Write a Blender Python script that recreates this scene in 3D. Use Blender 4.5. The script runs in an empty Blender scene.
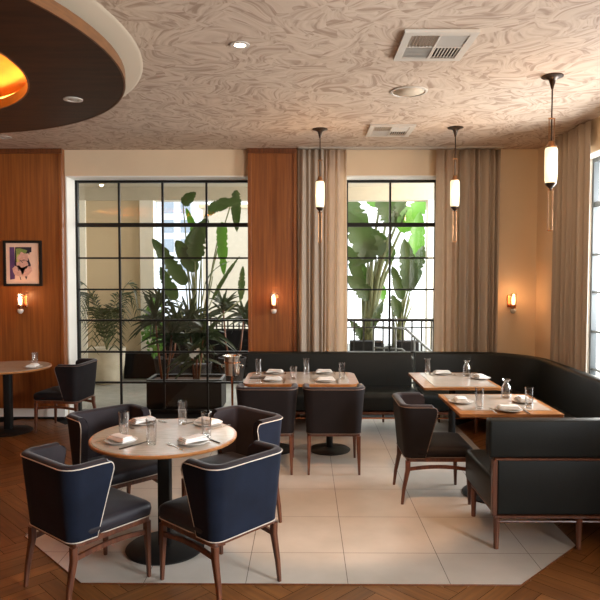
import bpy, bmesh, math, random
from mathutils import Vector, Matrix
random.seed(7)
PI = math.pi
S = bpy.context.scene
C = S.collection

# ------------------------------------------------------------------ camera, world, light, exposure
CAM_H, FOCAL = 1.8, 620.0
YAW, PITCH = math.atan(5/620), math.atan(26/620)
cd = bpy.data.cameras.new('camera'); cd.sensor_width = 36; cd.lens = FOCAL/600*36; cd.clip_end = 200
cam = bpy.data.objects.new('camera', cd); C.objects.link(cam)
cam.location = (0, 0, CAM_H); cam.rotation_euler = (PI/2-PITCH, 0, YAW)
S.camera = cam
S.view_settings.view_transform = 'Standard'; S.view_settings.look = 'None'
S.view_settings.gamma = 1; S.view_settings.use_curve_mapping = False
S.view_settings.exposure = 0.65

w = bpy.data.worlds.new('sky'); S.world = w; w.use_nodes = True
bg = w.node_tree.nodes['Background']; bg.inputs[0].default_value = (0.93, 0.97, 1.0, 1); bg.inputs[1].default_value = 1.9

def area(name, loc, rot, sx, sy, power, col, spread=PI):
    l = bpy.data.lights.new(name, 'AREA'); l.shape = 'RECTANGLE'; l.size = sx; l.size_y = sy
    l.energy = power; l.color = col; l.spread = spread
    o = bpy.data.objects.new(name, l); o.location = loc; o.rotation_euler = rot; C.objects.link(o); return o
def spot(name, loc, target, power, col, deg, blend=0.6, r=0.03):
    l = bpy.data.lights.new(name, 'SPOT'); l.energy = power; l.color = col; l.spot_size = math.radians(deg)
    l.spot_blend = blend; l.shadow_soft_size = r
    o = bpy.data.objects.new(name, l); o.location = loc
    o.rotation_euler = (Vector(target)-Vector(loc)).to_track_quat('-Z', 'Y').to_euler(); C.objects.link(o); return o
def point(name, loc, power, col, r=0.04):
    l = bpy.data.lights.new(name, 'POINT'); l.energy = power; l.color = col; l.shadow_soft_size = r
    o = bpy.data.objects.new(name, l); o.location = loc; C.objects.link(o); return o
WARM = (1.0, 0.62, 0.32); DAY = (0.92, 0.96, 1.0)
# daylight standing outside the right-hand windows
area('daylight_east_far', (3.7, 5.5, 2.0), (0, PI/2, 0), 1.5, 1.2, 150, DAY)
area('daylight_east_near', (3.7, .4, 2.0), (0, PI/2, -.35), 1.4, 1.1, 300, DAY)
# daylight in the courtyard behind the back wall
area('daylight_courtyard', (1.0, 12.6, 3.6), (-PI*0.36, 0, 0), 8, 3, 160, (1, .97, .9))
area('daylight_courtyard_side', (4.2, 9.6, 1.9), (0, PI/2, 0), 2.6, 2.6, 290, (1, .95, .86))
# recessed ceiling spots of the room
spot('downlight_spot_a', (0.55, 3.0, 3.28), (0.15, 5.0, 0), 200, (1, .55, .28), 42, .5)
spot('downlight_spot_b', (-0.434, 4.2, 3.28), (-0.9, 4.1, 0.75), 16, (1, .78, .55), 60, .8)
spot('downlight_spot_c', (2.2, 2.6, 3.28), (1.3, 6.6, 2.0), 60, WARM, 90, .9)
spot('downlight_spot_d', (-3.4, 5.6, 3.28), (-3.4, 7.7, 1.6), 22, WARM, 90, .9)

# ------------------------------------------------------------------ projection helpers (metres out of sight lines)
_f = Vector((-math.sin(YAW)*math.cos(PITCH), math.cos(YAW)*math.cos(PITCH), -math.sin(PITCH)))
_r = Vector((math.cos(YAW), math.sin(YAW), 0)); _u = _r.cross(_f)
def _ray(px, py): return _f*FOCAL+_r*(px-300)-_u*(py-300)
def at_y(px, py, Y):
    d = _ray(px, py); return Vector((0, 0, CAM_H))+d*(Y/d.y)
def at_z(px, py, z=0.0):
    d = _ray(px, py); return Vector((0, 0, CAM_H))+d*((z-CAM_H)/d.z)

# ------------------------------------------------------------------ materials
MATS = {}
def nm(name):
    m = bpy.data.materials.new(name); m.use_nodes = True; MATS[name] = m
    nt = m.node_tree; return m, nt, nt.nodes['Principled BSDF']
def mat(name, col, rough=.5, metal=0, var=0.0, scale=8, bump=0.0, bscale=60, stretch=(1, 1, 1), coat=0, sheen=0, emit=0, ecol=None, trans=0, alpha=1, spec=None, col2=None, detail=4):
    m, nt, b = nm(name)
    b.inputs['Base Color'].default_value = (*col, 1); b.inputs['Roughness'].default_value = rough
    b.inputs['Metallic'].default_value = metal
    if coat: b.inputs['Coat Weight'].default_value = coat; b.inputs['Coat Roughness'].default_value = .15
    if sheen: b.inputs['Sheen Weight'].default_value = sheen; b.inputs['Sheen Roughness'].default_value = .4
    if emit: b.inputs['Emission Color'].default_value = (*(ecol or col), 1); b.inputs['Emission Strength'].default_value = emit
    if spec is not None: b.inputs['Specular IOR Level'].default_value = spec
    tc = nt.nodes.new('ShaderNodeTexCoord'); mp = nt.nodes.new('ShaderNodeMapping')
    mp.inputs['Scale'].default_value = stretch; nt.links.new(tc.outputs['Object'], mp.inputs[0])
    n = nt.nodes.new('ShaderNodeTexNoise'); n.inputs['Scale'].default_value = scale; n.inputs['Detail'].default_value = detail
    nt.links.new(mp.outputs[0], n.inputs['Vector'])
    c2 = col2 or tuple(c*(1-var) for c in col)
    r = nt.nodes.new('ShaderNodeValToRGB'); r.color_ramp.elements[0].position = .35; r.color_ramp.elements[1].position = .65
    r.color_ramp.elements[0].color = (*c2, 1); r.color_ramp.elements[1].color = (*col, 1)
    nt.links.new(n.outputs[0], r.inputs[0]); nt.links.new(r.outputs[0], b.inputs['Base Color'])
    if bump:
        n2 = nt.nodes.new('ShaderNodeTexNoise'); n2.inputs['Scale'].default_value = bscale
        nt.links.new(mp.outputs[0], n2.inputs['Vector'])
        bp = nt.nodes.new('ShaderNodeBump'); bp.inputs['Strength'].default_value = bump; bp.inputs['Distance'].default_value = .01
        nt.links.new(n2.outputs[0], bp.inputs['Height']); nt.links.new(bp.outputs[0], b.inputs['Normal'])
    return m
M = MATS
mat('wall_paint', (.72, .56, .38), .85, var=.05, scale=2, bump=.05)
mat('white_paint', (.85, .82, .76), .6, var=.04, scale=3)
mat('wood_panel', (.27, .082, .014), .45, col2=(.18, .048, .008), scale=14, stretch=(3, 3, .12), coat=.25, detail=6)
mat('wood_dark_trim', (.16, .045, .012), .4, var=.4, scale=14, stretch=(3, 3, .15))
mat('canopy_wood', (.052, .018, .007), .5, spec=.2, col2=(.028, .009, .004), scale=7, stretch=(.4, 2.5, 1), detail=6)
mat('canopy_lit_edge', (.15, .055, .014), .4, var=.3, scale=12, stretch=(1, 1, 6))  # canopy timber made lighter: the lit look of its edges is in the colour
mat('plaster', (.50, .40, .29), .8, var=.05, scale=2)
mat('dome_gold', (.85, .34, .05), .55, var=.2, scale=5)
mat('walnut', (.13, .042, .017), .42, col2=(.07, .02, .009), scale=10, stretch=(4, 4, .6), coat=.2)
mat('table_edge', (.42, .17, .05), .35, col2=(.28, .105, .03), scale=10, stretch=(1, 4, 4), coat=.3)
mat('table_stone', (.50, .43, .36), .25, col2=(.41, .35, .29), scale=14, stretch=(1, 5, 1), coat=.3, detail=8)
mat('blue_velvet', (.0075, .0115, .025), .8, spec=.15, var=.35, scale=5, sheen=.06, bump=.04, bscale=200)
mat('seat_velvet', (.022, .019, .025), .5, spec=.3, var=.25, scale=6, sheen=.1, bump=.04, bscale=200)
mat('lining_velvet', (.024, .017, .020), .65, spec=.2, var=.3, scale=6, sheen=.15)
mat('brown_velvet', (.009, .0065, .0075), .65, spec=.2, var=.3, scale=6, sheen=.05, bump=.04, bscale=200)
mat('piping', (.60, .52, .44), .5, var=.1)
mat('piping_dark', (.14, .09, .07), .5, var=.2)
mat('leather', (.010, .012, .011), .45, spec=.28, var=.2, scale=4, bump=.08, bscale=120)
mat('black_metal', (.008, .0075, .007), .5, spec=.3, var=.2)
mat('bronze', (.06, .04, .028), .35, metal=.8, var=.2)
mat('brass', (.38, .19, .09), .35, metal=1, var=.2)
mat('copper', (.62, .25, .12), .25, metal=1, var=.15)
mat('steel', (.72, .68, .62), .22, metal=1, var=.1)
mat('grey_metal', (.07, .078, .08), .45, var=.1)
mat('porcelain', (.60, .56, .51), .25, var=.03)
mat('napkin', (.78, .75, .71), .85, var=.05, scale=20, bump=.1)
mat('slate', (.06, .035, .025), .5, var=.3)
mat('curtain_linen', (.43, .35, .275), .9, var=.06, scale=3, stretch=(1, 1, .3), bump=.1, bscale=200)
mat('lamp_glow', (.5, .45, .36), .4, emit=.85, ecol=(1, .86, .50))
mat('candle_glow', (1, .6, .3), .4, emit=5, ecol=(1, .50, .20))
mat('cove_glow', (1, .6, .2), .4, emit=52, ecol=(1, .45, .09))
mat('downlight_glow', (1, .9, .75), .4, emit=8, ecol=(1, .85, .65))
mat('white_trim', (.52, .46, .39), .5, var=.05)
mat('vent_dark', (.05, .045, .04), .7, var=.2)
mat('patio_tan', (.62, .50, .34), .85, var=.05, scale=1.5)
mat('cream_render', (.50, .45, .36), .85, var=.05)
mat('patio_white', (.85, .82, .74), .8, var=.04)
mat('patio_floor', (.30, .30, .27), .6, var=.15, scale=6)
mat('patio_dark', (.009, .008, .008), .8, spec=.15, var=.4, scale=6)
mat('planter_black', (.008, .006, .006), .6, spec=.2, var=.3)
mat('pot_cream', (.60, .54, .43), .6, col2=(.50, .44, .33), scale=5)
mat('soil', (.10, .05, .03), .95, var=.5, scale=40)
mat('building_grey', (.62, .66, .72), .8, var=.1)
mat('glass_dark', (.25, .3, .36), .2, var=.1)
mat('art_paper', (.82, .55, .42), .8, var=.08)
mat('ink_black', (.02, .015, .03), .7); mat('ink_green', (.25, .32, .08), .7, var=.3, scale=60)
mat('ink_purple', (.12, .05, .16), .7, var=.3); mat('ink_rose', (.72, .40, .32), .7, var=.2, scale=40); mat('ink_yellow', (.6, .5, .15), .7)
mat('orchid', (.85, .85, .8), .6); mat('terracotta', (.16, .07, .04), .8, var=.3)

def leafmat(name, c, tr, rough=.45, mixf=.2):
    m, nt, b = nm(name)
    b.inputs['Roughness'].default_value = rough
    tc = nt.nodes.new('ShaderNodeTexCoord'); n = nt.nodes.new('ShaderNodeTexNoise'); n.inputs['Scale'].default_value = 6
    nt.links.new(tc.outputs['Object'], n.inputs['Vector'])
    r = nt.nodes.new('ShaderNodeValToRGB'); r.color_ramp.elements[0].color = (*[x*.6 for x in c], 1); r.color_ramp.elements[1].color = (*c, 1)
    nt.links.new(n.outputs[0], r.inputs[0]); nt.links.new(r.outputs[0], b.inputs['Base Color'])
    t = nt.nodes.new('ShaderNodeBsdfTranslucent'); t.inputs[0].default_value = (*tr, 1)
    mx = nt.nodes.new('ShaderNodeMixShader'); mx.inputs[0].default_value = mixf
    nt.links.new(b.outputs[0], mx.inputs[1]); nt.links.new(t.outputs[0], mx.inputs[2])
    nt.links.new(mx.outputs[0], nt.nodes['Material Output'].inputs[0]); return m
leafmat('leaf_broad', (.045, .075, .022), (.06, .13, .02)); leafmat('leaf_bright', (.09, .22, .035), (.16, .45, .03))
leafmat('leaf_palm', (.035, .055, .018), (.05, .09, .02)); leafmat('leaf_strap', (.022, .035, .014), (.03, .06, .012)); leafmat('stem_green', (.20, .22, .10), (.25, .3, .1), .6)
leafmat('sheer', (.74, .62, .50), (.95, .8, .64), .95, .5)

def glassmat(name, tint, ior, rough=0.0, base=0.0):
    m, nt, b = nm(name)
    t = nt.nodes.new('ShaderNodeBsdfTransparent'); t.inputs[0].default_value = (*tint, 1)
    g = nt.nodes.new('ShaderNodeBsdfGlossy'); g.inputs['Roughness'].default_value = rough
    f = nt.nodes.new('ShaderNodeLayerWeight'); f.inputs[0].default_value = .5
    pw = nt.nodes.new('ShaderNodeMath'); pw.operation = 'POWER'; pw.inputs[1].default_value = ior; nt.links.new(f.outputs['Facing'], pw.inputs[0])
    ad = nt.nodes.new('ShaderNodeMath'); ad.operation = 'ADD'; ad.inputs[1].default_value = base; ad.use_clamp = True
    nt.links.new(pw.outputs[0], ad.inputs[0])
    mx = nt.nodes.new('ShaderNodeMixShader'); nt.links.new(ad.outputs[0], mx.inputs[0])
    nt.links.new(t.outputs[0], mx.inputs[1]); nt.links.new(g.outputs[0], mx.inputs[2])
    nt.links.new(mx.outputs[0], nt.nodes['Material Output'].inputs[0]); return m
glassmat('window_glass', (.985, .99, .985), 4.5, 0, .035)
glassmat('tumbler_glass', (.99, .99, .99), 1.8, .05, .10)

# ceiling paper: brushed two-tone feather strokes
def ceiling_mat():
    m, nt, b = nm('ceiling_paper'); b.inputs['Roughness'].default_value = .7
    N, L = nt.nodes.new, nt.links.new
    tc = N('ShaderNodeTexCoord')
    n0 = N('ShaderNodeTexNoise'); n0.inputs['Scale'].default_value = 2.2; n0.inputs['Detail'].default_value = 1
    L(tc.outputs['Object'], n0.inputs['Vector'])
    mm = N('ShaderNodeMixRGB'); mm.blend_type = 'ADD'; mm.inputs[0].default_value = .55
    L(tc.outputs['Object'], mm.inputs[1]); L(n0.outputs['Color'], mm.inputs[2])
    v = N('ShaderNodeTexVoronoi'); v.inputs['Scale'].default_value = 6.6; L(mm.outputs[0], v.inputs['Vector'])
    rot = N('ShaderNodeVectorRotate'); rot.rotation_type = 'Z_AXIS'
    ang = N('ShaderNodeMath'); ang.operation = 'MULTIPLY'; ang.inputs[1].default_value = 2.6
    sp = N('ShaderNodeSeparateColor'); L(v.outputs['Color'], sp.inputs[0]); L(sp.outputs[0], ang.inputs[0])
    L(mm.outputs[0], rot.inputs['Vector']); L(ang.outputs[0], rot.inputs['Angle'])
    mp = N('ShaderNodeMapping'); mp.inputs['Scale'].default_value = (3.8, 22, 1); L(rot.outputs[0], mp.inputs[0])
    n1 = N('ShaderNodeTexNoise'); n1.inputs['Scale'].default_value = 1.0; n1.inputs['Detail'].default_value = 5; n1.inputs['Distortion'].default_value = .6
    L(mp.outputs[0], n1.inputs['Vector'])
    r = N('ShaderNodeValToRGB'); e = r.color_ramp.elements
    e[0].position = .36; e[0].color = (.345, .235, .165, 1); e[1].position = .62; e[1].color = (.585, .455, .345, 1)
    k = r.color_ramp.elements.new(.47); k.color = (.50, .375, .28, 1)
    L(n1.outputs[0], r.inputs[0]); L(r.outputs[0], b.inputs['Base Color'])
    bp = N('ShaderNodeBump'); bp.inputs['Strength'].default_value = .15; bp.inputs['Distance'].default_value = .01
    L(n1.outputs[0], bp.inputs['Height']); L(bp.outputs[0], b.inputs['Normal'])
ceiling_mat()
# large square floor tiles with thin dark joints
def tile_mat():
    m, nt, b = nm('floor_tile'); b.inputs['Roughness'].default_value = .42
    N, L = nt.nodes.new, nt.links.new
    tc = N('ShaderNodeTexCoord'); mp = N('ShaderNodeMapping'); mp.inputs['Location'].default_value = (-.25, -3.927, 0)
    L(tc.outputs['Object'], mp.inputs[0])
    br = N('ShaderNodeTexBrick'); br.offset = 0; br.inputs['Scale'].default_value = 1; br.inputs['Mortar Size'].default_value = .0022
    br.inputs['Mortar Smooth'].default_value = .1; br.inputs['Brick Width'].default_value = .594; br.inputs['Row Height'].default_value = .594
    L(mp.outputs[0], br.inputs['Vector'])
    n = N('ShaderNodeTexNoise'); n.inputs['Scale'].default_value = 3; n.inputs['Detail'].default_value = 6; L(tc.outputs['Object'], n.inputs['Vector'])
    r = N('ShaderNodeValToRGB'); r.color_ramp.elements[0].color = (.40, .36, .31, 1); r.color_ramp.elements[1].color = (.49, .44, .385, 1)
    r.color_ramp.elements[0].position = .3; r.color_ramp.elements[1].position = .7
    L(n.outputs[0], r.inputs[0]); L(r.outputs[0], br.inputs['Color1']); L(r.outputs[0], br.inputs['Color2'])
    br.inputs['Mortar'].default_value = (.09, .065, .05, 1)
    L(br.outputs['Color'], b.inputs['Base Color'])
tile_mat()
def plank_mat(i, c, c2):
    m, nt, b = nm('plank_%s' % i); b.inputs['Roughness'].default_value = .38
    N, L = nt.nodes.new, nt.links.new
    uv = N('ShaderNodeUVMap'); mp = N('ShaderNodeMapping'); mp.inputs['Scale'].default_value = (2, 26, 1); L(uv.outputs[0], mp.inputs[0])
    n = N('ShaderNodeTexNoise'); n.inputs['Scale'].default_value = 1.5; n.inputs['Detail'].default_value = 6; L(mp.outputs[0], n.inputs['Vector'])
    r = N('ShaderNodeValToRGB'); r.color_ramp.elements[0].color = (*c2, 1); r.color_ramp.elements[1].color = (*c, 1)
    r.color_ramp.elements[0].position = .35; r.color_ramp.elements[1].position = .65
    L(n.outputs[0], r.inputs[0]); L(r.outputs[0], b.inputs['Base Color'])
plank_mat('amber', (.21, .082, .021), (.13, .047, .012)); plank_mat('honey', (.24, .095, .025), (.165, .06, .016)); plank_mat('umber', (.165, .062, .016), (.11, .039, .010))

# ------------------------------------------------------------------ mesh helpers
def obj(name, bm, m, parent=None, smooth=0, loc=None):
    me = bpy.data.meshes.new(name); bmesh.ops.recalc_face_normals(bm, faces=bm.faces[:]); bm.to_mesh(me); bm.free()
    ms = m if isinstance(m, (list, tuple)) else [m]
    for k in ms: me.materials.append(MATS[k])
    o = bpy.data.objects.new(name, me); C.objects.link(o)
    if parent: o.parent = parent
    if loc: o.location = loc
    if smooth:
        me.shade_smooth()
        if smooth > 1: me.set_sharp_from_angle(angle=math.radians(smooth))
    return o
def tag(o, label=None, cat=None, group=None, kind=None):
    if label: o['label'] = label
    if cat: o['category'] = cat
    if group: o['group'] = group
    if kind: o['kind'] = kind
    return o
def thing(name, label, cat, loc=(0, 0, 0), rz=0, group=None):
    o = bpy.data.objects.new(name, None); o.empty_display_size = .1; C.objects.link(o)
    o.location = loc; o.rotation_euler = (0, 0, rz); return tag(o, label, cat, group)
def struct(name, bm, m, smooth=0, parent=None):
    o = obj(name, bm, m, parent, smooth); o['kind'] = 'structure'; return o
def dup(root, loc, rz, label=None, group=None):
    r = root.copy(); C.objects.link(r); r.location = loc; r.rotation_euler = (0, 0, rz)
    if label: r['label'] = label
    if group: r['group'] = group
    def rec(a, b):
        for ch in list(a.children):
            c = ch.copy(); C.objects.link(c); c.parent = b; c.matrix_parent_inverse = ch.matrix_parent_inverse.copy(); rec(ch, c)
    rec(root, r); return r
def B(): return bmesh.new()
def box(bm, x0, x1, y0, y1, z0, z1, bev=0, seg=2, mi=0, mtx=None):
    r = bmesh.ops.create_cube(bm, size=1)
    vs = r['verts']
    for v in vs: v.co = Vector(((x0+x1)/2+v.co.x*(x1-x0), (y0+y1)/2+v.co.y*(y1-y0), (z0+z1)/2+v.co.z*(z1-z0)))
    fs = list({f for v in vs for f in v.link_faces})
    if bev:
        es = list({e for v in vs for e in v.link_edges})
        g = bmesh.ops.bevel(bm, geom=es, offset=bev, segments=seg, profile=.5, affect='EDGES'); fs = g['faces'] + [f for f in fs if f.is_valid]
        vs = list({v for f in fs for v in f.verts})
    for f in fs:
        if f.is_valid: f.material_index = mi
    if mtx:
        for v in vs: v.co = mtx @ v.co
    return bm
def lathe(bm, prof, n=24, cx=0, cy=0, cz=0, mtx=None, closed=False):
    rings = []
    for r, z in prof:
        if r < 1e-6: rings.append([bm.verts.new((cx, cy, cz+z))])
        else: rings.append([bm.verts.new((cx+r*math.cos(2*PI*i/n), cy+r*math.sin(2*PI*i/n), cz+z)) for i in range(n)])
    pairs = list(zip(rings[:-1], rings[1:]))
    if closed: pairs.append((rings[-1], rings[0]))
    for a, b in pairs:
        for i in range(n):
            j = (i+1) % n
            if len(a) == 1 and len(b) == 1: continue
            if len(a) == 1: bm.faces.new((a[0], b[i], b[j]))
            elif len(b) == 1: bm.faces.new((a[i], a[j], b[0]))
            else: bm.faces.new((a[i], a[j], b[j], b[i]))
    if mtx:
        for rg in rings:
            for v in rg: v.co = mtx @ v.co
    return bm
def tube(bm, pts, r, n=8, closed=False):
    pts = [Vector(p) for p in pts]; rs = r if isinstance(r, (list, tuple)) else [r]*len(pts)
    rings = []; prev = None
    for i, p in enumerate(pts):
        if closed: t = (pts[(i+1) % len(pts)]-pts[i-1])
        else: t = pts[min(i+1, len(pts)-1)]-pts[max(i-1, 0)]
        t = t.normalized() if t.length > 1e-9 else Vector((0, 0, 1))
        if prev is None:
            a = Vector((0, 0, 1)) if abs(t.z) < .9 else Vector((1, 0, 0)); x = t.cross(a).normalized()
        else: x = (prev-t*prev.dot(t)).normalized()
        prev = x; y = t.cross(x)
        rings.append([bm.verts.new(p+(x*math.cos(2*PI*k/n)+y*math.sin(2*PI*k/n))*rs[i]) for k in range(n)])
    m = len(rings)
    for i in range(m if closed else m-1):
        a, b = rings[i], rings[(i+1) % m]
        for k in range(n): bm.faces.new((a[k], a[(k+1) % n], b[(k+1) % n], b[k]))
    if not closed:
        bm.faces.new(rings[0]); bm.faces.new(rings[-1])
    return bm
def prism(bm, poly, z0, z1, mi=0):
    a = [bm.verts.new((x, y, z0)) for x, y in poly]; b = [bm.verts.new((x, y, z1)) for x, y in poly]
    fs = [bm.faces.new(a), bm.faces.new(b)]
    for i in range(len(a)):
        j = (i+1) % len(a); fs.append(bm.faces.new((a[i], a[j], b[j], b[i])))
    for f in fs: f.material_index = mi
    return bm
def loft(bm, rings, closed_ring=True, caps=True):
    vr = [[bm.verts.new(p) for p in r] for r in rings]; n = len(vr[0])
    for a, b in zip(vr[:-1], vr[1:]):
        for i in range(n if closed_ring else n-1):
            j = (i+1) % n; bm.faces.new((a[i], a[j], b[j], b[i]))
    if caps: bm.faces.new(vr[0]); bm.faces.new(vr[-1])
    return bm
def rrect(x0, x1, y0, y1, r, n=6):
    out = []
    rr = r if isinstance(r, (list, tuple)) else [r]*4
    for (cx, cy, a0), q in zip(((x1, y1, 0), (x0, y1, PI/2), (x0, y0, PI), (x1, y0, 1.5*PI)), rr):
        sx = -1 if cx == x1 else 1; sy = -1 if cy == y1 else 1
        for i in range(n+1):
            a = a0+PI/2*i/n; out.append((cx+sx*q+q*math.cos(a), cy+sy*q+q*math.sin(a)))
    return out

# ------------------------------------------------------------------ SETTING
CZ = 3.33; YB = 7.7; XR = 2.86
HZ = 3.01
b = B(); box(b, -5.6, 3.3, -3.1, 8.1, -.12, -.012); struct('floor', b, 'patio_dark')
# herringbone planks, one mesh
b = B(); uvl = b.loops.layers.uv.new('UVMap'); Lp, Wp = .66, .11
ca = math.sqrt(.5)
def plank(x0, x1, y0, y1, horiz):
    g = .0015; x0 += g; x1 -= g; y0 += g; y1 -= g
    cs = [(x0, y0), (x1, y0), (x1, y1), (x0, y1)]
    P = [((x-y)*ca-1.0, (x+y)*ca+2.5) for x, y in cs]
    cx = sum(p[0] for p in P)/4; cy = sum(p[1] for p in P)/4
    if not (-5.2 < cx < 2.85 and .3 < cy < 7.56): return
    if -1.3 < cx < 1.25 and 4.1 < cy: return
    f = b.faces.new([b.verts.new((px, py, 0)) for px, py in P]); f.material_index = random.randrange(3)
    ox, oy = random.random()*30, random.random()*30
    for lp, (x, y) in zip(f.loops, cs):
        lp[uvl].uv = ((x+ox, y+oy) if horiz else (y+ox, x+oy))
for i in range(-90, 90):
    for j in range(-16, 17):
        ox, oy = i*Wp+j*Lp, i*Wp-j*Lp
        plank(ox, ox+Lp, oy, oy+Wp, True); plank(ox-Wp, ox, oy, oy+Lp, False)
o = struct('floor_planks', b, ['plank_amber', 'plank_honey', 'plank_umber'])
b = B(); prism(b, [(-1.30, 3.52), (1.25, 3.52), (1.80, 4.05), (1.80, 7.62), (-1.92, 7.62), (-1.92, 4.16)], -.01, .004); struct('floor_tiles', b, 'floor_tile')
b = B(); tube(b, [(-1.92, 7.6, .003), (-1.92, 4.16, .003), (-1.30, 3.52, .003), (1.25, 3.52, .003), (1.80, 4.05, .003), (1.8, 7.6, .003)], .005, 4); struct('trim_1', b, 'wood_dark_trim')
b = B(); box(b, -5.6, 3.3, -3.1, 8.1, CZ, CZ+.12); struct('ceiling', b, 'ceiling_paper')
# back wall with two openings
b = B()
W1 = (-2.96, -.66); W2 = (.40, 1.80)
for x0, x1 in ((-5.6, W1[0]), (W1[1], W2[0]), (W2[1], 3.3)): box(b, x0, x1, YB, 8.1, 0, HZ)
box(b, -5.6, 3.3, YB, 8.1, HZ, CZ); struct('wall_back', b, 'wall_paint')
b = B()   # white reveal lining around the openings
for a0, a1 in (W1, W2):
    box(b, a0-.002, a0+.012, YB-.004, 8.1, 0, HZ); box(b, a1-.012, a1+.002, YB-.004, 8.1, 0, HZ); box(b, a0+.012, a1-.012, YB-.004, 8.1, HZ-.012, HZ+.002)
struct('trim_2', b, 'white_paint')
# right wall with windows
b = B(); R1 = (4.35, 6.56); R2 = (-1.0, 1.8)
for y0, y1 in ((-3.1, R2[0]), (R2[1], R1[0]), (R1[1], YB)): box(b, XR, 3.10, y0, y1, 0, HZ)
box(b, XR, 3.10, -3.1, YB, HZ, CZ)
for a0, a1 in (R1, R2): box(b, XR, 3.10, a0, a1, 0, .45)
struct('wall_right', b, 'wall_paint')
b = B()
for a0, a1 in (R1, R2):
    box(b, XR-.004, 3.10, a0-.002, a0+.012, .45, HZ); box(b, XR-.004, 3.10, a1-.012, a1+.002, .45, HZ)
    box(b, XR-.004, 3.10, a0+.012, a1-.012, HZ-.012, HZ+.002); box(b, XR-.02, 3.10, a0, a1, .43, .452)
struct('trim_3', b, 'white_paint')
b = B(); box(b, -5.6, -5.4, -3.1, 8.1, 0, CZ); struct('wall_left', b, 'wood_panel')
b = B(); box(b, -5.4, 3.3, -3.1, -2.9, 0, CZ); struct('wall_front', b, 'wall_paint')
# baseboard under the timber panelling
b = B(); box(b, -5.4, -2.975, 7.60, YB, .03, .13); struct('baseboard_left', b, 'white_paint')
b = B(); box(b, -5.4, -2.975, 7.595, YB, 0, .03); struct('trim_4', b, 'black_metal')

def window(name, x0, x1, zs, xs, y=8.0, horizontal=True):
    """steel window: frame, bars and glass; (x0,x1) run along X, or along Y when horizontal is False"""
    root = bpy.data.objects.new(name, None); C.objects.link(root); root['kind'] = 'structure'
    def bb(bm, a0, a1, d0, d1, z0, z1):
        if horizontal: box(bm, a0, a1, y+d0, y+d1, z0, z1)
        else: box(bm, y+d0, y+d1, a0, a1, z0, z1)
    z0, z1 = zs[0], zs[-1]
    f = B(); t = .03 if horizontal else .04
    bb(f, x0, x0+t, -.03, .03, z0, z1); bb(f, x1-t, x1, -.03, .03, z0, z1); bb(f, x0+t, x1-t, -.03, .03, z1-t, z1); bb(f, x0+t, x1-t, -.03, .03, z0, z0+t)
    obj('window_frame', f, 'black_metal' if horizontal else 'grey_metal', root)['kind'] = 'structure'
    g = B()
    bars = [(z, .011) for z in zs[1:-1]]; bars[-1] = (zs[-2], .026)
    for z, h in bars: bb(g, x0+t, x1-t, -.022, .022, z-h, z+h)
    edges = [z0+t]+[v for z, h in bars for v in (z-h, z+h)]+[z1-t]
    for xm in xs:
        for k in range(0, len(edges), 2): bb(g, xm-.012, xm+.012, -.02, .02, edges[k], edges[k+1])
    obj('glazing_bars', g, 'black_metal' if horizontal else 'grey_metal', root)['kind'] = 'structure'
    p = B(); bb(p, x0+t*.6, x1-t*.6, -.003, .003, z0+t*.6, z1-t*.6)
    obj('window_pane', p, 'window_glass', root)['kind'] = 'structure'
    return root
ZS = [0.0, .39, .79, 1.20, 1.60, 2.005, 2.43, 2.998]
window('window_1', -2.948, -.672, ZS, [-2.39, -1.83, -1.265])
window('window_2', .52, 1.688, ZS, [1.09])
ZR = [.452, .805, 1.20, 1.61, 2.0, 2.52, 2.998]
window('window_3', 4.362, 6.548, ZR, [4.9, 5.45, 6.0], 3.03, False)
window('window_4', -.988, 1.788, ZR, [-.30, .40, 1.10], 3.03, False)
b = B(); box(b, .412, .52, 7.97, 8.03, 0, HZ-.012); box(b, 1.688, 1.788, 7.97, 8.03, 0, HZ-.012); struct('trim_5', b, 'white_paint')

# timber panelling: left bay and the tall pier between the windows
def panel(name, x0, x1, y0, z0, label):
    t = thing(name, label, 'wood panelling', ((x0+x1)/2, YB, z0))
    cx = (x0+x1)/2
    b = B(); box(b, x0-cx, x1-cx, y0-YB, -.002, 0, CZ-z0-.002); obj('board', b, 'wood_panel', t)
    for s in (x0-cx+.0, x1-cx-.045):
        b = B(); box(b, s, s+.045, y0-YB-.018, y0-YB, 0, CZ-z0-.06, .005, 1)
        obj('edge_moulding', b, 'wood_panel', t)
    b = B(); box(b, x0-cx, x1-cx, y0-YB-.02, y0-YB, CZ-z0-.06, CZ-z0-.002); obj('top_rail', b, 'wood_dark_trim', t)
    return t
panel('timber_wainscot', -5.38, -2.97, 7.62, .13, 'wide orange-brown timber wall panelling left of the windows')
panel('timber_pier', -.70, -.10, 7.62, 0, 'tall narrow timber pier between the left window and the curtains')
b = B(); box(b, -.08, 2.40, 7.53, 7.66, CZ-.012, CZ-.001); struct('trim_6', b, 'white_trim')

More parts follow.
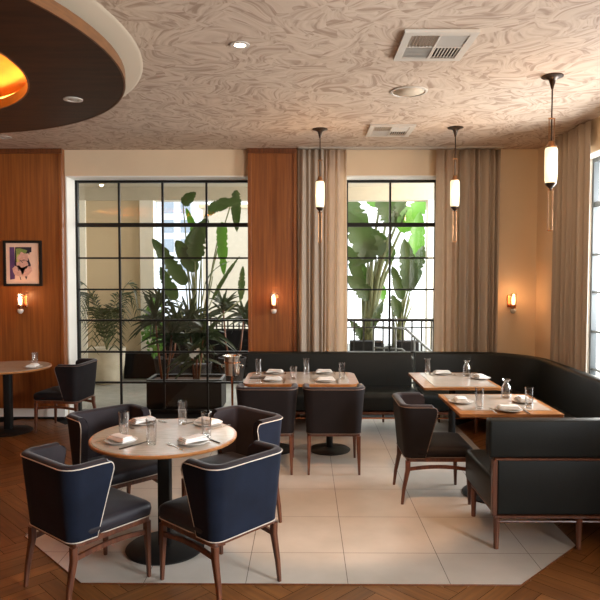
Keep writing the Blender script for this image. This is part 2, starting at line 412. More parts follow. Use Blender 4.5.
# ------------------------------------------------------------------ ceiling canopy (round timber soffit)
cx0, cy0, RO, RI = -2.945, 3.47, 1.865, 1.30
t = thing('ceiling_canopy', 'large round dark timber ceiling canopy with glowing orange opening', 'ceiling canopy', (cx0, cy0, CZ))
b = B(); lathe(b, [(RI, -.33), (RO, -.33), (RO, -.305), (RI, -.305)], 96, closed=True); obj('ring', b, 'canopy_wood', t, 30)
b = B(); lathe(b, [(RO, -.332), (RO+.012, -.332), (RO+.012, -.27), (RO, -.27)], 96, closed=True); obj('edge_band', b, 'canopy_lit_edge', t, 30)
b = B(); lathe(b, [(RI, -.332), (RI, -.265), (RI-.012, -.265), (RI-.012, -.332)], 96, closed=True); obj('inner_lip', b, 'canopy_lit_edge', t, 30)
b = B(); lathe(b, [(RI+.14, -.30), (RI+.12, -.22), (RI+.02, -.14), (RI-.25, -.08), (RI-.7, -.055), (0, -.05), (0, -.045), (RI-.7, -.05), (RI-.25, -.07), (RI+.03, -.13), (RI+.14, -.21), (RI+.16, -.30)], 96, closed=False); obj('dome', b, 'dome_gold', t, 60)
b = B(); tube(b, [((RI+.06)*math.cos(2*PI*i/72), (RI+.06)*math.sin(2*PI*i/72), -.285) for i in range(72)], .014, 6, True); obj('light_strip', b, 'cove_glow', t, 1)
b = B(); lathe(b, [(RO-.5, -.22), (RO-.03, -.302), (RO-.05, -.302), (RO-.52, -.225)], 96, closed=True); obj('neck', b, 'plaster', t, 30)
b = B(); lathe(b, [(RO-.47, -.225), (RO+.10, -.225), (RO+.12, -.215), (RO+.10, -.205), (RO-.35, -.001), (RO-.45, -.001)], 96, closed=True); obj('plaster_saucer', b, 'plaster', t, 30)

def recessed(name, loc, label, r=.05, glow='downlight_glow', group='recessed downlights'):
    t = thing(name, label, 'downlight', loc, 0, group)
    b = B(); lathe(b, [(r, -.001), (r, -.006), (r*.62, -.008), (r*.6, -.001)], 24, closed=True); obj('trim_ring', b, 'white_trim', t, 40)
    b = B(); lathe(b, [(0, -.004), (r*.6, -.004), (r*.6, -.002), (0, -.002)], 20); obj('lens', b, glow, t, 1)
    return t
recessed('downlight', (-.434, 4.2, CZ), 'small lit recessed downlight in the pale papered ceiling', .065)
q = at_z(73, 99, 3.0); recessed('downlight', (q.x, q.y, CZ-.331), 'recessed downlight in the underside of the dark round canopy', .065, 'white_trim')
q = at_z(4, 137, CZ); recessed('downlight', (q.x, q.y, CZ), 'recessed downlight at far left beyond the round canopy', .08, 'white_trim')
# speaker
t = thing('ceiling_speaker', 'round pale ceiling speaker between the two air vents', 'speaker', (.87, 5.27, CZ))
b = B(); lathe(b, [(.155, -.001), (.155, -.008), (.138, -.012), (.135, -.001)], 40, closed=True); obj('rim', b, 'white_trim', t, 40)
b = B(); lathe(b, [(0, -.006), (.135, -.006), (.135, -.003), (0, -.003)], 40); obj('grille', b, 'plaster', t, 1)
def vent(loc, w, h, label, rz=0):
    t = thing('air_vent', label, 'air vent', loc, rz)
    b = B(); e = .05; z0, z1 = -.022, -.001
    box(b, -w/2, -w/2+e, -h/2, h/2, z0, z1); box(b, w/2-e, w/2, -h/2, h/2, z0, z1)
    box(b, -w/2+e, w/2-e, -h/2, -h/2+e, z0, z1); box(b, -w/2+e, w/2-e, h/2-e, h/2, z0, z1)
    box(b, -.006, .006, -h/2+e, h/2-e, z0, z1); box(b, -w/2+e, -.006, -.006, .006, z0, z1); box(b, .006, w/2-e, -.006, .006, z0, z1)
    obj('frame', b, 'white_trim', t)
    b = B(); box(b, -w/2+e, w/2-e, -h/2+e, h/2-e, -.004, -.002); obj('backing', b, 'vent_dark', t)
    iw, ih = w/2-e-.006, h/2-e-.006
    for qx, qy, dr in ((-1, -1, 0), (1, -1, 1), (-1, 1, 1), (1, 1, 0)):
        b = B(); n = 8
        for k in range(n):
            if dr == 0:
                x = qx*(.006+iw*(k+.5)/n)
                box(b, -.009, .009, min(qy*.006, qy*(.006+ih)), max(qy*.006, qy*(.006+ih)), -.002, .002, mtx=Matrix.Translation((x, 0, -.013)) @ Matrix.Rotation(qx*-.7, 4, 'Y'))
            else:
                y = qy*(.006+ih*(k+.5)/n)
                box(b, min(qx*.006, qx*(.006+iw)), max(qx*.006, qx*(.006+iw)), -.009, .009, -.002, .002, mtx=Matrix.Translation((0, y, -.013)) @ Matrix.Rotation(qy*.7, 4, 'X'))
        obj('louvre', b, 'white_trim', t)
vent((.86, 4.21, CZ), .47, .52, 'large square ceiling air vent with four louvre quarters, nearer the camera')
vent((.90, 6.65, CZ), .47, .50, 'ceiling air vent near the back wall above the right window')

# ------------------------------------------------------------------ curtains
def curtain(name, p0, p1, nrm, label, m, amp=.035, per=.085, seed=0, zt=CZ-.02, thin=.004):
    rnd = random.Random(seed); p0 = Vector(p0); p1 = Vector(p1); L = (p1-p0).length; d = (p1-p0)/L; n = Vector(nrm)
    b = B(); nu = int(L/per*14); nv = 14; ph = [rnd.uniform(0, 6.3) for _ in range(5)]
    grid = []
    for j in range(nv+1):
        v = j/nv; row = []
        for i in range(nu+1):
            u = i/nu; s = u*L/per*2*PI
            k = amp*(math.sin(s+.9*math.sin(2.1*u*6+ph[0])+.5*v*math.sin(u*9+ph[1]))*(.75+.35*math.sin(u*13+ph[2]+v)) + .25*math.sin(s*.43+ph[3]+v*.8))
            k *= (.8+.35*v)
            x = d*(u*L+.02*math.sin(s*.5+ph[4])*v)
            row.append(b.verts.new(p0+x+n*k+Vector((0, 0, (zt-.02)*(1-v)+.02))))
        grid.append(row)
    for j in range(nv):
        for i in range(nu): b.faces.new((grid[j][i], grid[j][i+1], grid[j+1][i+1], grid[j+1][i]))
    base = (p0+p1)/2
    for v in b.verts: v.co -= base
    o = obj(name, b, m, None, 1, base); tag(o, label, 'curtain', 'floor-length curtains')
    md = o.modifiers.new('thickness', 'SOLIDIFY'); md.thickness = thin; md.offset = 0
    return o
curtain('curtain', (-.085, 7.60, 0), (.23, 7.60, 0), (0, 1, 0), 'pleated taupe drape beside the timber pier', 'curtain_linen', .036, .075, 1)
curtain('curtain', (.255, 7.61, 0), (.505, 7.61, 0), (0, 1, 0), 'pale sheer curtain at the left edge of the right window', 'sheer', .018, .085, 2)
curtain('curtain', (1.595, 7.61, 0), (1.86, 7.61, 0), (0, 1, 0), 'pale sheer curtain at the right edge of the right window', 'sheer', .018, .085, 3)
curtain('curtain', (1.885, 7.60, 0), (2.36, 7.60, 0), (0, 1, 0), 'pleated taupe drape beside the cream wall with the sconce', 'curtain_linen', .045, .085, 4)
curtain('curtain', (2.80, 7.02, 0), (2.80, 6.17, 0), (1, 0, 0), 'brown-grey drape on the right-hand wall beside its window', 'curtain_linen', .034, .1, 5)

# ------------------------------------------------------------------ pendants and sconces
def pendant(x, y, label):
    t = thing('pendant_lamp', label, 'pendant lamp', (x, y, CZ), 0, 'glass tube pendant lamps')
    b = B(); lathe(b, [(0, -.001), (.082, -.001), (.082, -.008), (.055, -.014), (.028, -.03), (.02, -.055), (.012, -.085), (.008, -.10), (0, -.10)], 28); obj('canopy', b, 'bronze', t, 50)
    b = B(); tube(b, [(0, 0, -.09), (0, 0, -.54)], .006, 8); obj('stem', b, 'bronze', t, 1)
    b = B()
    for s in (-1, 1): tube(b, [(s*.02, 0, -.33), (s*.02, 0, -.515)], .004, 6)
    box(b, -.026, .026, -.006, .006, -.33, -.322); lathe(b, [(0, -.50), (.022, -.50), (.024, -.51), (.03, -.535), (.042, -.54), (.042, -.55), (0, -.55)], 20)
    obj('upper_cage', b, 'brass', t, 40)
    b = B(); lathe(b, [(0, -.55), (.040, -.55), (.047, -.565), (.048, -.7), (.045, -.80), (.040, -.822), (0, -.822)], 28); obj('glass_shade', b, 'lamp_glow', t, 50)
    b = B(); lathe(b, [(0, -.822), (.042, -.822), (.040, -.835), (.025, -.85), (.012, -.862), (.012, -.88), (0, -.88)], 20); obj('lower_cap', b, 'bronze', t, 40)
    b = B()
    for s in (-1, 1): tube(b, [(s*.017, 0, -.87), (s*.017, 0, -1.19)], .004, 6)
    box(b, -.022, .022, -.006, .006, -1.195, -1.187); box(b, -.022, .022, -.006, .006, -.88, -.87); obj('lower_rods', b, 'brass', t)
    point('pendant_light', (x, y-.09, CZ-.69), 5, WARM, .05)
pendant(.159, 6.62, 'leftmost glass tube pendant, hanging in front of the curtain by the timber pier')
pendant(1.572, 6.56, 'middle glass tube pendant, hanging in front of the drape right of the window')
pendant(1.914, 4.88, 'rightmost and nearest glass tube pendant, in front of the cream wall')
def sconce(x, yw, label):
    t = thing('wall_sconce', label, 'wall sconce', (x, yw, 1.45), 0, 'copper wall sconces')
    b = B(); box(b, -.045, .045, -.015, -.001, -.06, .09, .004, 1); obj('backplate', b, 'copper', t)
    b = B(); tube(b, [(0, -.015, -.05), (0, -.10, -.05)], .01, 8); lathe(b, [(0, -.075), (.028, -.075), (.036, -.04), (.036, -.03), (0, -.03)], 16, 0, -.10); obj('arm', b, 'copper', t, 40)
    b = B(); lathe(b, [(.034, -.03), (.038, .11), (.034, .11), (.030, -.026)], 20, 0, -.10, closed=True); obj('glass_cup', b, 'tumbler_glass', t, 40)
    b = B(); lathe(b, [(0, -.028), (.018, -.02), (.024, .03), (.016, .075), (0, .09)], 16, 0, -.10); obj('bulb', b, 'candle_glow', t, 1)
    b = B(); lathe(b, [(0, -.135), (.02, -.13), (.033, -.112), (.037, -.092), (.03, -.076), (0, -.076)], 18, 0, -.10); obj('ball_finial', b, 'porcelain', t, 1)
    point('sconce_light', (x, yw-.16, 1.53), 1.6, (1, .5, .22), .03)
sconce(-3.47, 7.62, 'copper wall sconce below the framed picture on the left panelling')
sconce(-.38, 7.62, 'copper wall sconce in the middle of the timber pier')
sconce(2.55, YB, 'copper wall sconce on the cream wall at right')

# framed picture with a loose abstract print
t = thing('framed_picture', 'small black-framed colourful print on the timber panelling', 'picture', (-3.47, 7.62, 1.93))
b = B()
for x0, x1, z0, z1 in ((-.235, -.205, -.28, .28), (.205, .235, -.28, .28), (-.205, .205, .25, .28), (-.205, .205, -.28, -.25)): box(b, x0, x1, -.03, -.001, z0, z1)
obj('frame', b, 'black_metal', t)
b = B(); box(b, -.205, .205, -.012, -.001, -.25, .25); obj('paper', b, 'art_paper', t)
def patch(name, m, polys, yy):
    b = B()
    for P in polys:
        a = [b.verts.new((x, yy, z)) for x, z in P]; c = [b.verts.new((x, yy+.001, z)) for x, z in P]
        b.faces.new(a); b.faces.new(c[::-1])
        for i in range(len(a)): j = (i+1) % len(a); b.faces.new((a[i], c[i], c[j], a[j]))
    obj(name, b, m, t)
rnd = random.Random(3)
patch('purple_bar', 'ink_purple', [[(-.16, -.2), (-.10, -.19), (-.10, .2), (-.16, .2)]], -.0135)
patch('black_ground', 'ink_black', [[(-.09, .2), (.11, .2), (.11, .14), (.05, .12), (.10, -.02), (.04, -.2), (-.02, -.05), (-.06, -.12), (-.10, -.02)]], -.0145)
patch('green_shape', 'ink_green', [[(-.08, .18), (-.03, .185), (.06, .16), (.03, .1), (-.05, .0), (-.08, -.02)]], -.0155)
patch('yellow_shape', 'ink_yellow', [[(-.07, .1), (-.05, .12), (-.04, -.02), (-.07, -.04)]], -.0165)
patch('rose_shapes', 'ink_rose', [[(-.02+.10*math.cos(a)*(.5+.4*rnd.random())+dx, dz+.08*math.sin(a)*(.5+.5*rnd.random())) for a in [2*PI*k/9 for k in range(9)]] for dx, dz in ((.03, .08), (.02, -.01), (-.04, -.08), (.06, -.09))], -.0175)
for k in range(5):
    x, z, dx, dz = rnd.uniform(-.10, .10), rnd.uniform(-.18, .12), rnd.uniform(-.05, .05), rnd.uniform(-.05, .05)
    patch('ink_stroke', 'ink_black', [[(x, z), (x+dx, z+dz), (x+dx+.010, z+dz+.004), (x+.010, z-.007)]], -.0185-.001*k)

# ------------------------------------------------------------------ seating
def shell_section(side_y, w, yb, r, th, z, nS=5, nA=7, nB=8):
    """plan path of the wrap-round back at one height: left wing front -> back -> right wing front; returns outer list of (pt, normal)"""
    pts = []
    for i in range(nS): pts.append((Vector((-w, side_y+(yb+r-side_y)*i/nS, z)), Vector((-1, 0, 0))))
    for i in range(nA+1):
        a = PI+PI/2*i/nA; n = Vector((math.cos(a), math.sin(a), 0)); pts.append((Vector((-w+r, yb+r, z))+n*r, n))
    for i in range(1, nB): pts.append((Vector((-w+r+(2*w-2*r)*i/nB, yb, z)), Vector((0, -1, 0))))
    for i in range(nA+1):
        a = 1.5*PI+PI/2*i/nA; n = Vector((math.cos(a), math.sin(a), 0)); pts.append((Vector((w-r, yb+r, z))+n*r, n))
    for i in range(1, nS+1): pts.append((Vector((w, yb+r+(side_y-yb-r)*i/nS, z)), Vector((1, 0, 0))))
    return pts
def make_chair(name, label, back_m, seat_m, group, pip='piping', lining='lining_velvet'):
    t = thing(name, label, 'chair', (0, 0, 0), 0, group)
    z0, z1 = .375, .785; th = .058
    def prm(v): return dict(w=.245+.034*v, yb=-.268-.04*v, side_y=-.115+.10*v-.05*(1-math.sqrt(max(0, 1-(max(0, v-.86)/.14)**2))), r=.065+.03*v)
    secs = []
    vs = [0, .15, .3, .45, .6, .75, .86, .90, .93, .955, .975, .99, 1.0]; nv = len(vs)-1
    prof = [(v, 0) for v in vs]
    prof += [(1.015, .004), (1.032, .014), (1.036, .028), (1.03, .044), (1.012, .055)]
    prof += [(v, th) for v in vs[::-1]]
    lists = []
    for v, off in prof:
        p = prm(min(v, 1)); z = z0+(z1-z0)*v-.012
        pp = shell_section(p['side_y'], p['w'], p['yb'], p['r'], th, z)
        lists.append([q-n*off for q, n in pp])
    b = B(); nU = len(lists[0])
    rings = []
    for u in range(nU): rings.append([l[u] for l in lists])
    loft(b, rings); b.faces.ensure_lookup_table(); ns = len(prof)
    for k, f in enumerate(b.faces): f.material_index = 0 if (k % ns) < len(vs)-1 and k < ns*(nU-1) else 1
    obj('backrest', b, [back_m, lining], t, 50)
    # piping along rim, wing fronts and lower edge
    v1 = prm(1); top = [q+n*.002 for q, n in shell_section(v1['side_y'], v1['w'], v1['yb'], v1['r'], th, z1-.016)]
    def edge(sgn):
        out = []
        for v in (.99, .985, .97, .95, .92, .88, .84, .7, .55, .4, .25, .1, 0):
            p = prm(v); out.append(Vector((sgn*(p['w']-.002), p['side_y']+.003, z0+(z1-z0)*v*.99-.011)))
        return out
    v0 = prm(0); bot = [q+n*.002 for q, n in shell_section(v0['side_y'], v0['w'], v0['yb'], v0['r'], th, z0-.010)]
    b = B(); tube(b, edge(-1)[::-1]+top[1:-1]+edge(1), .0034, 6); tube(b, bot, .003, 6); obj('piping', b, pip, t, 1)
    # seat cushion, crowned
    b = B(); rg = []
    for z, ins in ((.372, .012), (.378, 0), (.41, -.006), (.436, -.002), (.449, .012), (.457, .04), (.463, .10), (.466, .17)):
        rg.append([Vector((x, y, z)) for x, y in rrect(-.245+ins, .245-ins, -.205+ins, .262-ins, max(.05-ins*.2, .01), 5)])
    loft(b, rg); obj('seat', b, seat_m, t, 60)
    b = B(); tube(b, [(x, y, .374) for x, y in rrect(-.247, .247, -.10, .264, .05, 5)], .003, 6, True); obj('seat_piping', b, pip, t, 1)
    b = B()
    prism(b, rrect(-.238, .238, -.25, .25, .03, 3), .338, .370); obj('seat_frame', b, 'walnut', t)
    for sx in (-1, 1):
        for fy, ty, tx in ((.238, .230, .222), (-.285, -.243, .222)):
            b = B(); fx = .226
            def sq(cx, cy, z, a): return [Vector((cx+dx*a, cy+dy*a, z)) for dx, dy in ((.7, 1), (-.7, 1), (-1, .7), (-1, -.7), (-.7, -1), (.7, -1), (1, -.7), (1, .7))]
            loft(b, [sq(sx*fx, fy, 0, .010), sq(sx*(fx-.002), fy+(ty-fy)*.3, .12, .0135), sq(sx*tx, ty, .27, .018), sq(sx*tx, ty, .34, .019)])
            obj('leg', b, 'walnut', t, 40)
        b = B(); pr = []
        for i in range(9):
            y = -.240+.465*i/8; zz = .275+.02*math.sin(PI*i/8)
            pr.append([Vector((sx*.222-.009, y, zz-.013)), Vector((sx*.222+.009, y, zz-.013)), Vector((sx*.222+.009, y, zz+.013)), Vector((sx*.222-.009, y, zz+.013))])
        loft(b, pr); obj('stretcher', b, 'walnut', t, 40)
    return t
def face(dx, dy): return math.atan2(dy, dx)-PI/2
blue = make_chair('dining_chair', 'blue velvet barrel chair at front left of the round table, back to the camera', 'blue_velvet', 'seat_velvet', 'blue velvet chairs at the round table')
dark = make_chair('dining_chair', 'dark chair at the right end of the middle table, its back to the camera', 'brown_velvet', 'brown_velvet', 'dark chairs at the other tables', 'piping_dark')
def put(o, P1, P4, dist=.275):   # rear leg floor points (left, right as seen facing forward) -> chair pose
    a = Vector(P1); c = Vector(P4); mid = (a+c)/2; d = (c-a).normalized(); f = Vector((-d.y, d.x))
    o.location = (mid.x+f.x*dist, mid.y+f.y*dist, .004); o.rotation_euler = (0, 0, math.atan2(f.y, f.x)-PI/2)
put(blue, (-1.61, 3.50), (-1.24, 3.20))
o = dup(blue, (0, 0, 0), 0, 'blue velvet barrel chair at front right of the round table, nearest the camera'); put(o, (-.465, 3.22), (-.15, 3.57))
o = dup(blue, (0, 0, 0), 0, 'blue velvet barrel chair behind the round table at right'); put(o, (-.165, 4.39), (-.53, 4.74))
o = dup(blue, (0, 0, 0), 0, 'blue velvet barrel chair behind the round table at left'); put(o, (-1.36, 4.80), (-1.72, 4.44))
dark.location = (.26, 5.49+.275, .004)
dup(dark, (-.345, 5.49+.275, .004), 0, 'dark chair at the left end of the middle table, its back to the camera')
dup(dark, (1.045, 5.005, .004), -PI/2, 'dark chair facing right, drawn up to the near square table')
dup(dark, (-2.79, 7.13, .004), PI/2-.10, 'dark chair facing left at the round table by the timber panelling')

# banquettes: path sweep of back and seat
def sweep(path, prof):
    """path: list of (pos2d, inward normal2d); prof: list of (inward offset, z)"""
    b = B(); rg = []
    for p, n in path: rg.append([Vector((p[0]+n[0]*o, p[1]+n[1]*o, z)) for o, z in prof])
    loft(b, rg); return b
BACKP = [(0, .255), (0, .83), (.012, .848), (.03, .855), (.09, .85), (.105, .84), (.112, .82), (.155, .45), (.155, .255)]
SEATP = [(.157, .262), (.157, .44), (.18, .452), (.60, .462), (.645, .452), (.665, .43), (.668, .40), (.655, .275), (.64, .262)]
def rail_poly(o0, o1, z0, z1): return [(o0, z0), (o0, z1), (o1, z1), (o1, z0)]
def banquette(path, label, legs_at):
    t = thing('banquette', label, 'banquette', (path[0][0][0], path[0][0][1], .004), 0, 'dark leather banquette units')
    ox, oy = path[0][0]
    pth = [((p[0]-ox, p[1]-oy), n) for p, n in path]
    obj('backrest', sweep(pth, BACKP), 'leather', t, 45)
    obj('seat', sweep(pth, SEATP), 'leather', t, 45)
    b = sweep(pth, rail_poly(.03, .645, .222, .25)); obj('base_frame', b, 'walnut', t)
    b = sweep(pth, rail_poly(.60, .615, .165, .18)); obj('foot_rail', b, 'copper', t)
    for k, off in legs_at:
        p, n = pth[k]; b = B(); c = (p[0]+n[0]*off, p[1]+n[1]*off)
        lathe(b, [(0, 0), (.012, 0), (.018, .12), (.02, .222), (0, .222)], 10, c[0], c[1]); obj('leg', b, 'walnut', t, 40)
    return t
yb = 7.54
P1 = [((-.69+i*.328, yb), (0, -1)) for i in range(7)]
banquette(P1, 'long straight dark leather banquette along the back wall behind the middle table', [(0, .607), (3, .607), (6, .607), (1, .08), (5, .08)])
P2 = [((1.325+i*.15, yb), (0, -1)) for i in range(5)]
RC = .75; ccx, ccy = 2.72-RC, yb-RC
P2 += [((ccx+RC*math.cos(a), ccy+RC*math.sin(a)), (-math.cos(a), -math.sin(a))) for a in [PI/2-PI/2*i/18 for i in range(1, 18)]]
P2 += [((2.72, ccy-i*.225), (-1, 0)) for i in range(10)]
banquette(P2, 'curved dark leather banquette turning the right-hand corner', [(0, .607), (4, .607), (24, .607), (30, .607), (2, .08), (27, .08)])
# end settee with its back to the camera
t = thing('settee', 'dark leather settee end unit on a walnut frame, its back to the camera', 'settee', (1.25, 4.0, .004))
x1 = 1.56
b = B(); box(b, -.055, x1, -.02, .08, .603, .85, .018, 3); obj('upper_back', b, 'leather', t, 40)
b = B(); box(b, .004, x1, -.005, .04, .225, .585, .012, 3); obj('lower_back', b, 'leather', t, 40)
b = B(); box(b, -.02, x1, -.025, .03, .588, .602, .004, 1); box(b, -.02, x1, -.02, .02, .205, .222, .004, 1); box(b, -.032, .0, -.022, .022, .222, .588, .004, 1); obj('back_frame', b, 'walnut', t)
b = B(); loft(b, [[Vector((x, .06, .60)), Vector((x, .12, .60)), Vector((x, .17, .45)), Vector((x, .06, .45))] for x in (0.0, x1)]); obj('back_cushion', b, 'leather', t)
b = B(); box(b, -.02, x1, .05, .73, .228, .455, .03, 3); obj('seat', b, 'leather', t, 40)
b = B(); box(b, -.005, x1, .025, .60, .207, .226, .004, 1); obj('seat_frame', b, 'walnut', t)
b = B(); tube(b, [(.012, .0, .18), (.54, 0, .18)], .009, 8); tube(b, [(.55, 0, .18), (1.4, 0, .18)], .009, 8); tube(b, [(.012, .57, .18), (1.4, .57, .18)], .008, 8); obj('foot_rail', b, 'walnut', t, 40)
for lx in (0, .537, 1.40):
    for ly in (0, .545):
        b = B(); lathe(b, [(0, 0), (.016, 0), (.018, .03), (.017, .032), (.022, .206), (0, .206)], 12, lx+.002, ly); obj('leg', b, 'walnut', t, 40)

# ------------------------------------------------------------------ tables
def round_table(loc, label, R=.470):
    t = thing('round_table', label, 'table', loc, 0, 'round pedestal tables')
    b = B(); lathe(b, [(0, .720), (R-.03, .720), (R-.004, .727), (R, .733), (R, .742), (R-.004, .7465), (R-.016, .7465), (R-.016, .744), (0, .744)], 72); obj('wood_edge', b, 'table_edge', t, 35)
    b = B(); lathe(b, [(0, .7445), (R-.017, .7445), (R-.017, .7475), (0, .7475)], 72); obj('tabletop', b, 'table_stone', t, 35)
    b = B(); box(b, -.04, .04, -.04, .04, .03, .72, .008, 2); obj('column', b, 'black_metal', t, 40)
    b = B(); lathe(b, [(0, 0), (.25, 0), (.255, .01), (.245, .018), (.06, .034), (0, .034)], 48); obj('base', b, 'black_metal', t, 35)
    return t
TZ = .7515
round_table((-.915, 3.99, .004), 'round pedestal table in the foreground with four blue chairs')
round_table((-3.38, 6.98, .004), 'round pedestal table beside the timber panelling at far left')
def square_table(x0, x1, y0, y1, label, border, rad=.012, bases=((.5, .5),), base_r=.26):
    cx, cy = (x0+x1)/2, (y0+y1)/2
    t = thing('dining_table', label, 'table', (cx, cy, .004), 0, 'rectangular dining tables')
    bl, br_, bf, bb = border; X0, X1, Y0, Y1 = x0-cx, x1-cx, y0-cy, y1-cy
    b = B(); prism(b, rrect(X0, X1, Y0, Y1, rad, 5), .722, .7455); obj('wood_edge', b, 'table_edge', t, 30)
    r2 = [max(q-.03, .004) for q in rad] if isinstance(rad, (list, tuple)) else max(rad-.03, .004)
    b = B(); prism(b, rrect(X0+bl, X1-br_, Y0+bf, Y1-bb, r2, 4), .7457, .7475); obj('tabletop', b, 'table_stone', t, 30)
    for fx, fy in bases:
        px, py = X0+(x1-x0)*fx, Y0+(y1-y0)*fy
        b = B(); tube(b, [(px, py, .03), (px, py, .722)], .034, 14); obj('column', b, 'black_metal', t, 40)
        b = B(); lathe(b, [(0, 0), (base_r, 0), (base_r+.004, .008), (base_r-.01, .016), (.06, .034), (0, .034)], 40, px, py); obj('base', b, 'black_metal', t, 35)
square_table(-.60, .52, 5.86, 6.62, 'long stone-topped table at the back with rounded corners and a two-seat side', (.05, .09, .03, .03), [.12, .12, .12, .12], ((.25, .55), (.76, .55)), .21)
square_table(1.10, 1.83, 5.70, 6.58, 'rectangular stone-topped table in the banquette corner, farther of the two on the right', (.11, .03, .05, .03))
square_table(1.165, 1.945, 4.62, 5.40, 'rectangular stone-topped table just behind the settee back', (.04, .04, .13, .03), .012, ((.5, .5),))

# ------------------------------------------------------------------ table ware
def tumbler_mesh(h, r):
    b = B(); lathe(b, [(0, 0), (r*.82, 0), (r*.86, .004), (r, h), (r-.0022, h), (r*.80, .016), (0, .014)], 22)
    me = bpy.data.meshes.new('tumbler'); bmesh.ops.recalc_face_normals(b, faces=b.faces[:]); b.to_mesh(me); b.free(); me.materials.append(M['tumbler_glass']); me.shade_smooth(); me.set_sharp_from_angle(angle=.7); return me
TALL, SHORT = tumbler_mesh(.16, .034), tumbler_mesh(.125, .036)
def glass(px, py, me, label, group='clear water glasses'):
    q = at_z(px, py, .7555); o = bpy.data.objects.new('water_glass', me); C.objects.link(o); o.location = (q.x, q.y, TZ+.0005); tag(o, label, 'glass', group); return o
def carafe(px, py, label):
    q = at_z(px, py, .7555); t = thing('carafe', label, 'carafe', (q.x, q.y, TZ+.0005), 0)
    b = B(); lathe(b, [(0, 0), (.040, 0), (.043, .01), (.043, .07), (.036, .10), (.020, .125), (.019, .135), (.036, .158), (.034, .158), (.017, .136), (.018, .124), (.033, .098), (.040, .07), (.040, .012), (0, .01)], 24); obj('body', b, 'tumbler_glass', t, 50)
    b = B(); lathe(b, [(0, .0125), (.038, .0125), (.038, .045), (0, .045)], 20); obj('water', b, 'window_glass', t, 40)
rn = random.Random(11)
def plate_proto():
    b = B(); lathe(b, [(0, .001), (.05, .001), (.055, 0), (.06, .002), (.098, .013), (.102, .016), (.098, .017), (.06, .006), (0, .005)], 36)
    me = bpy.data.meshes.new('plate'); bmesh.ops.recalc_face_normals(b, faces=b.faces[:]); b.to_mesh(me); b.free(); me.materials.append(M['porcelain']); me.shade_smooth(); return me
PL = plate_proto()
def napkin_mesh():
    b = B(); r = random.Random(5)
    for k, (ins, z0, z1) in enumerate(((0, .0, .010), (.006, .010, .019), (.014, .019, .028))):
        rg = []
        for i in range(9):
            u = i/8; x = -.072+ins+(.144-2*ins)*u; dz = .004*math.sin(u*5+k*1.3)+(.006 if k == 2 else 0)*math.sin(u*PI)
            rg.append([Vector((x, -.045+ins, z0+dz*.6)), Vector((x, .045-ins+.004*math.sin(u*7+k), z0+dz)), Vector((x, .045-ins+.004*math.sin(u*7+k), z1+dz)), Vector((x, 0, z1+dz+.004)), Vector((x, -.045+ins, z1+dz*.6))])
        loft(b, rg)
    me = bpy.data.meshes.new('napkin'); bmesh.ops.recalc_face_normals(b, faces=b.faces[:]); b.to_mesh(me); b.free(); me.materials.append(M['napkin']); return me
NK = napkin_mesh()
def fork_mesh():
    b = B(); box(b, -.004, .004, -.10, .03, 0, .003, .001, 1); box(b, -.011, .011, .03, .055, .001, .004, .001, 1)
    for k in range(4): box(b, -.011+k*.0065, -.0085+k*.0065, .055, .095, .001, .004)
    me = bpy.data.meshes.new('fork'); b.to_mesh(me); b.free(); me.materials.append(M['steel']); return me
def knife_mesh():
    b = B(); box(b, -.006, .006, -.11, -.01, 0, .005, .002, 1)
    prism(b, [(-.006, -.01), (.008, -.01), (.009, .06), (.004, .10), (-.006, .105)], .001, .003)
    me = bpy.data.meshes.new('knife'); b.to_mesh(me); b.free(); me.materials.append(M['bronze']); return me
FK, KN = fork_mesh(), knife_mesh()
def setting(px, py, ang, where, plate_r=1.0, cutlery=True, sep=.125, plate_name='plate'):
    q = at_z(px, py, .765); x, y = q.x, q.y
    o = bpy.data.objects.new('side_plate', PL); C.objects.link(o); o.location = (x, y, TZ+.0006); o.scale = (plate_r,)*3; tag(o, 'white round plate '+where, 'plate', 'white side plates')
    o = bpy.data.objects.new('folded_napkin', NK); C.objects.link(o); o.location = (x, y, TZ+.0165*plate_r+.003); o.rotation_euler = (0, 0, ang+rn.uniform(-.15, .15)); tag(o, 'folded white napkin on the plate '+where, 'napkin', 'folded white napkins'); o.scale = (1.15, 1.1, .7)
    if cutlery:
        c, s = math.cos(ang), math.sin(ang)
        for nme, me, d, sd in (('table_fork', FK, -sep, 'left'), ('table_knife', KN, sep, 'right')):
            o = bpy.data.objects.new(nme, me); C.objects.link(o); o.location = (x+c*d, y+s*d, TZ+.0006); o.rotation_euler = (0, 0, ang)
            tag(o, ('thin steel fork beside the plate ' if me is FK else 'dark table knife beside the plate ')+where, 'fork' if me is FK else 'knife', 'forks on the tables' if me is FK else 'knives on the tables')
# foreground round table
setting(121, 440, -.62, 'at the front left of the round foreground table')
setting(193, 441, .70, 'at the front right of the round foreground table')
setting(208, 422.5, 2.35, 'at the back right of the round foreground table')
setting(143, 421.5, -2.4, 'at the back left of the round foreground table')
glass(124, 436, TALL, 'tall water glass at the left of the round foreground table'); glass(151.5, 444, TALL, 'tall water glass at the front middle of the round foreground table')
glass(182.7, 423.5, TALL, 'tall water glass at the back of the round foreground table'); glass(206.5, 436, TALL, 'tall water glass at the right of the round foreground table')
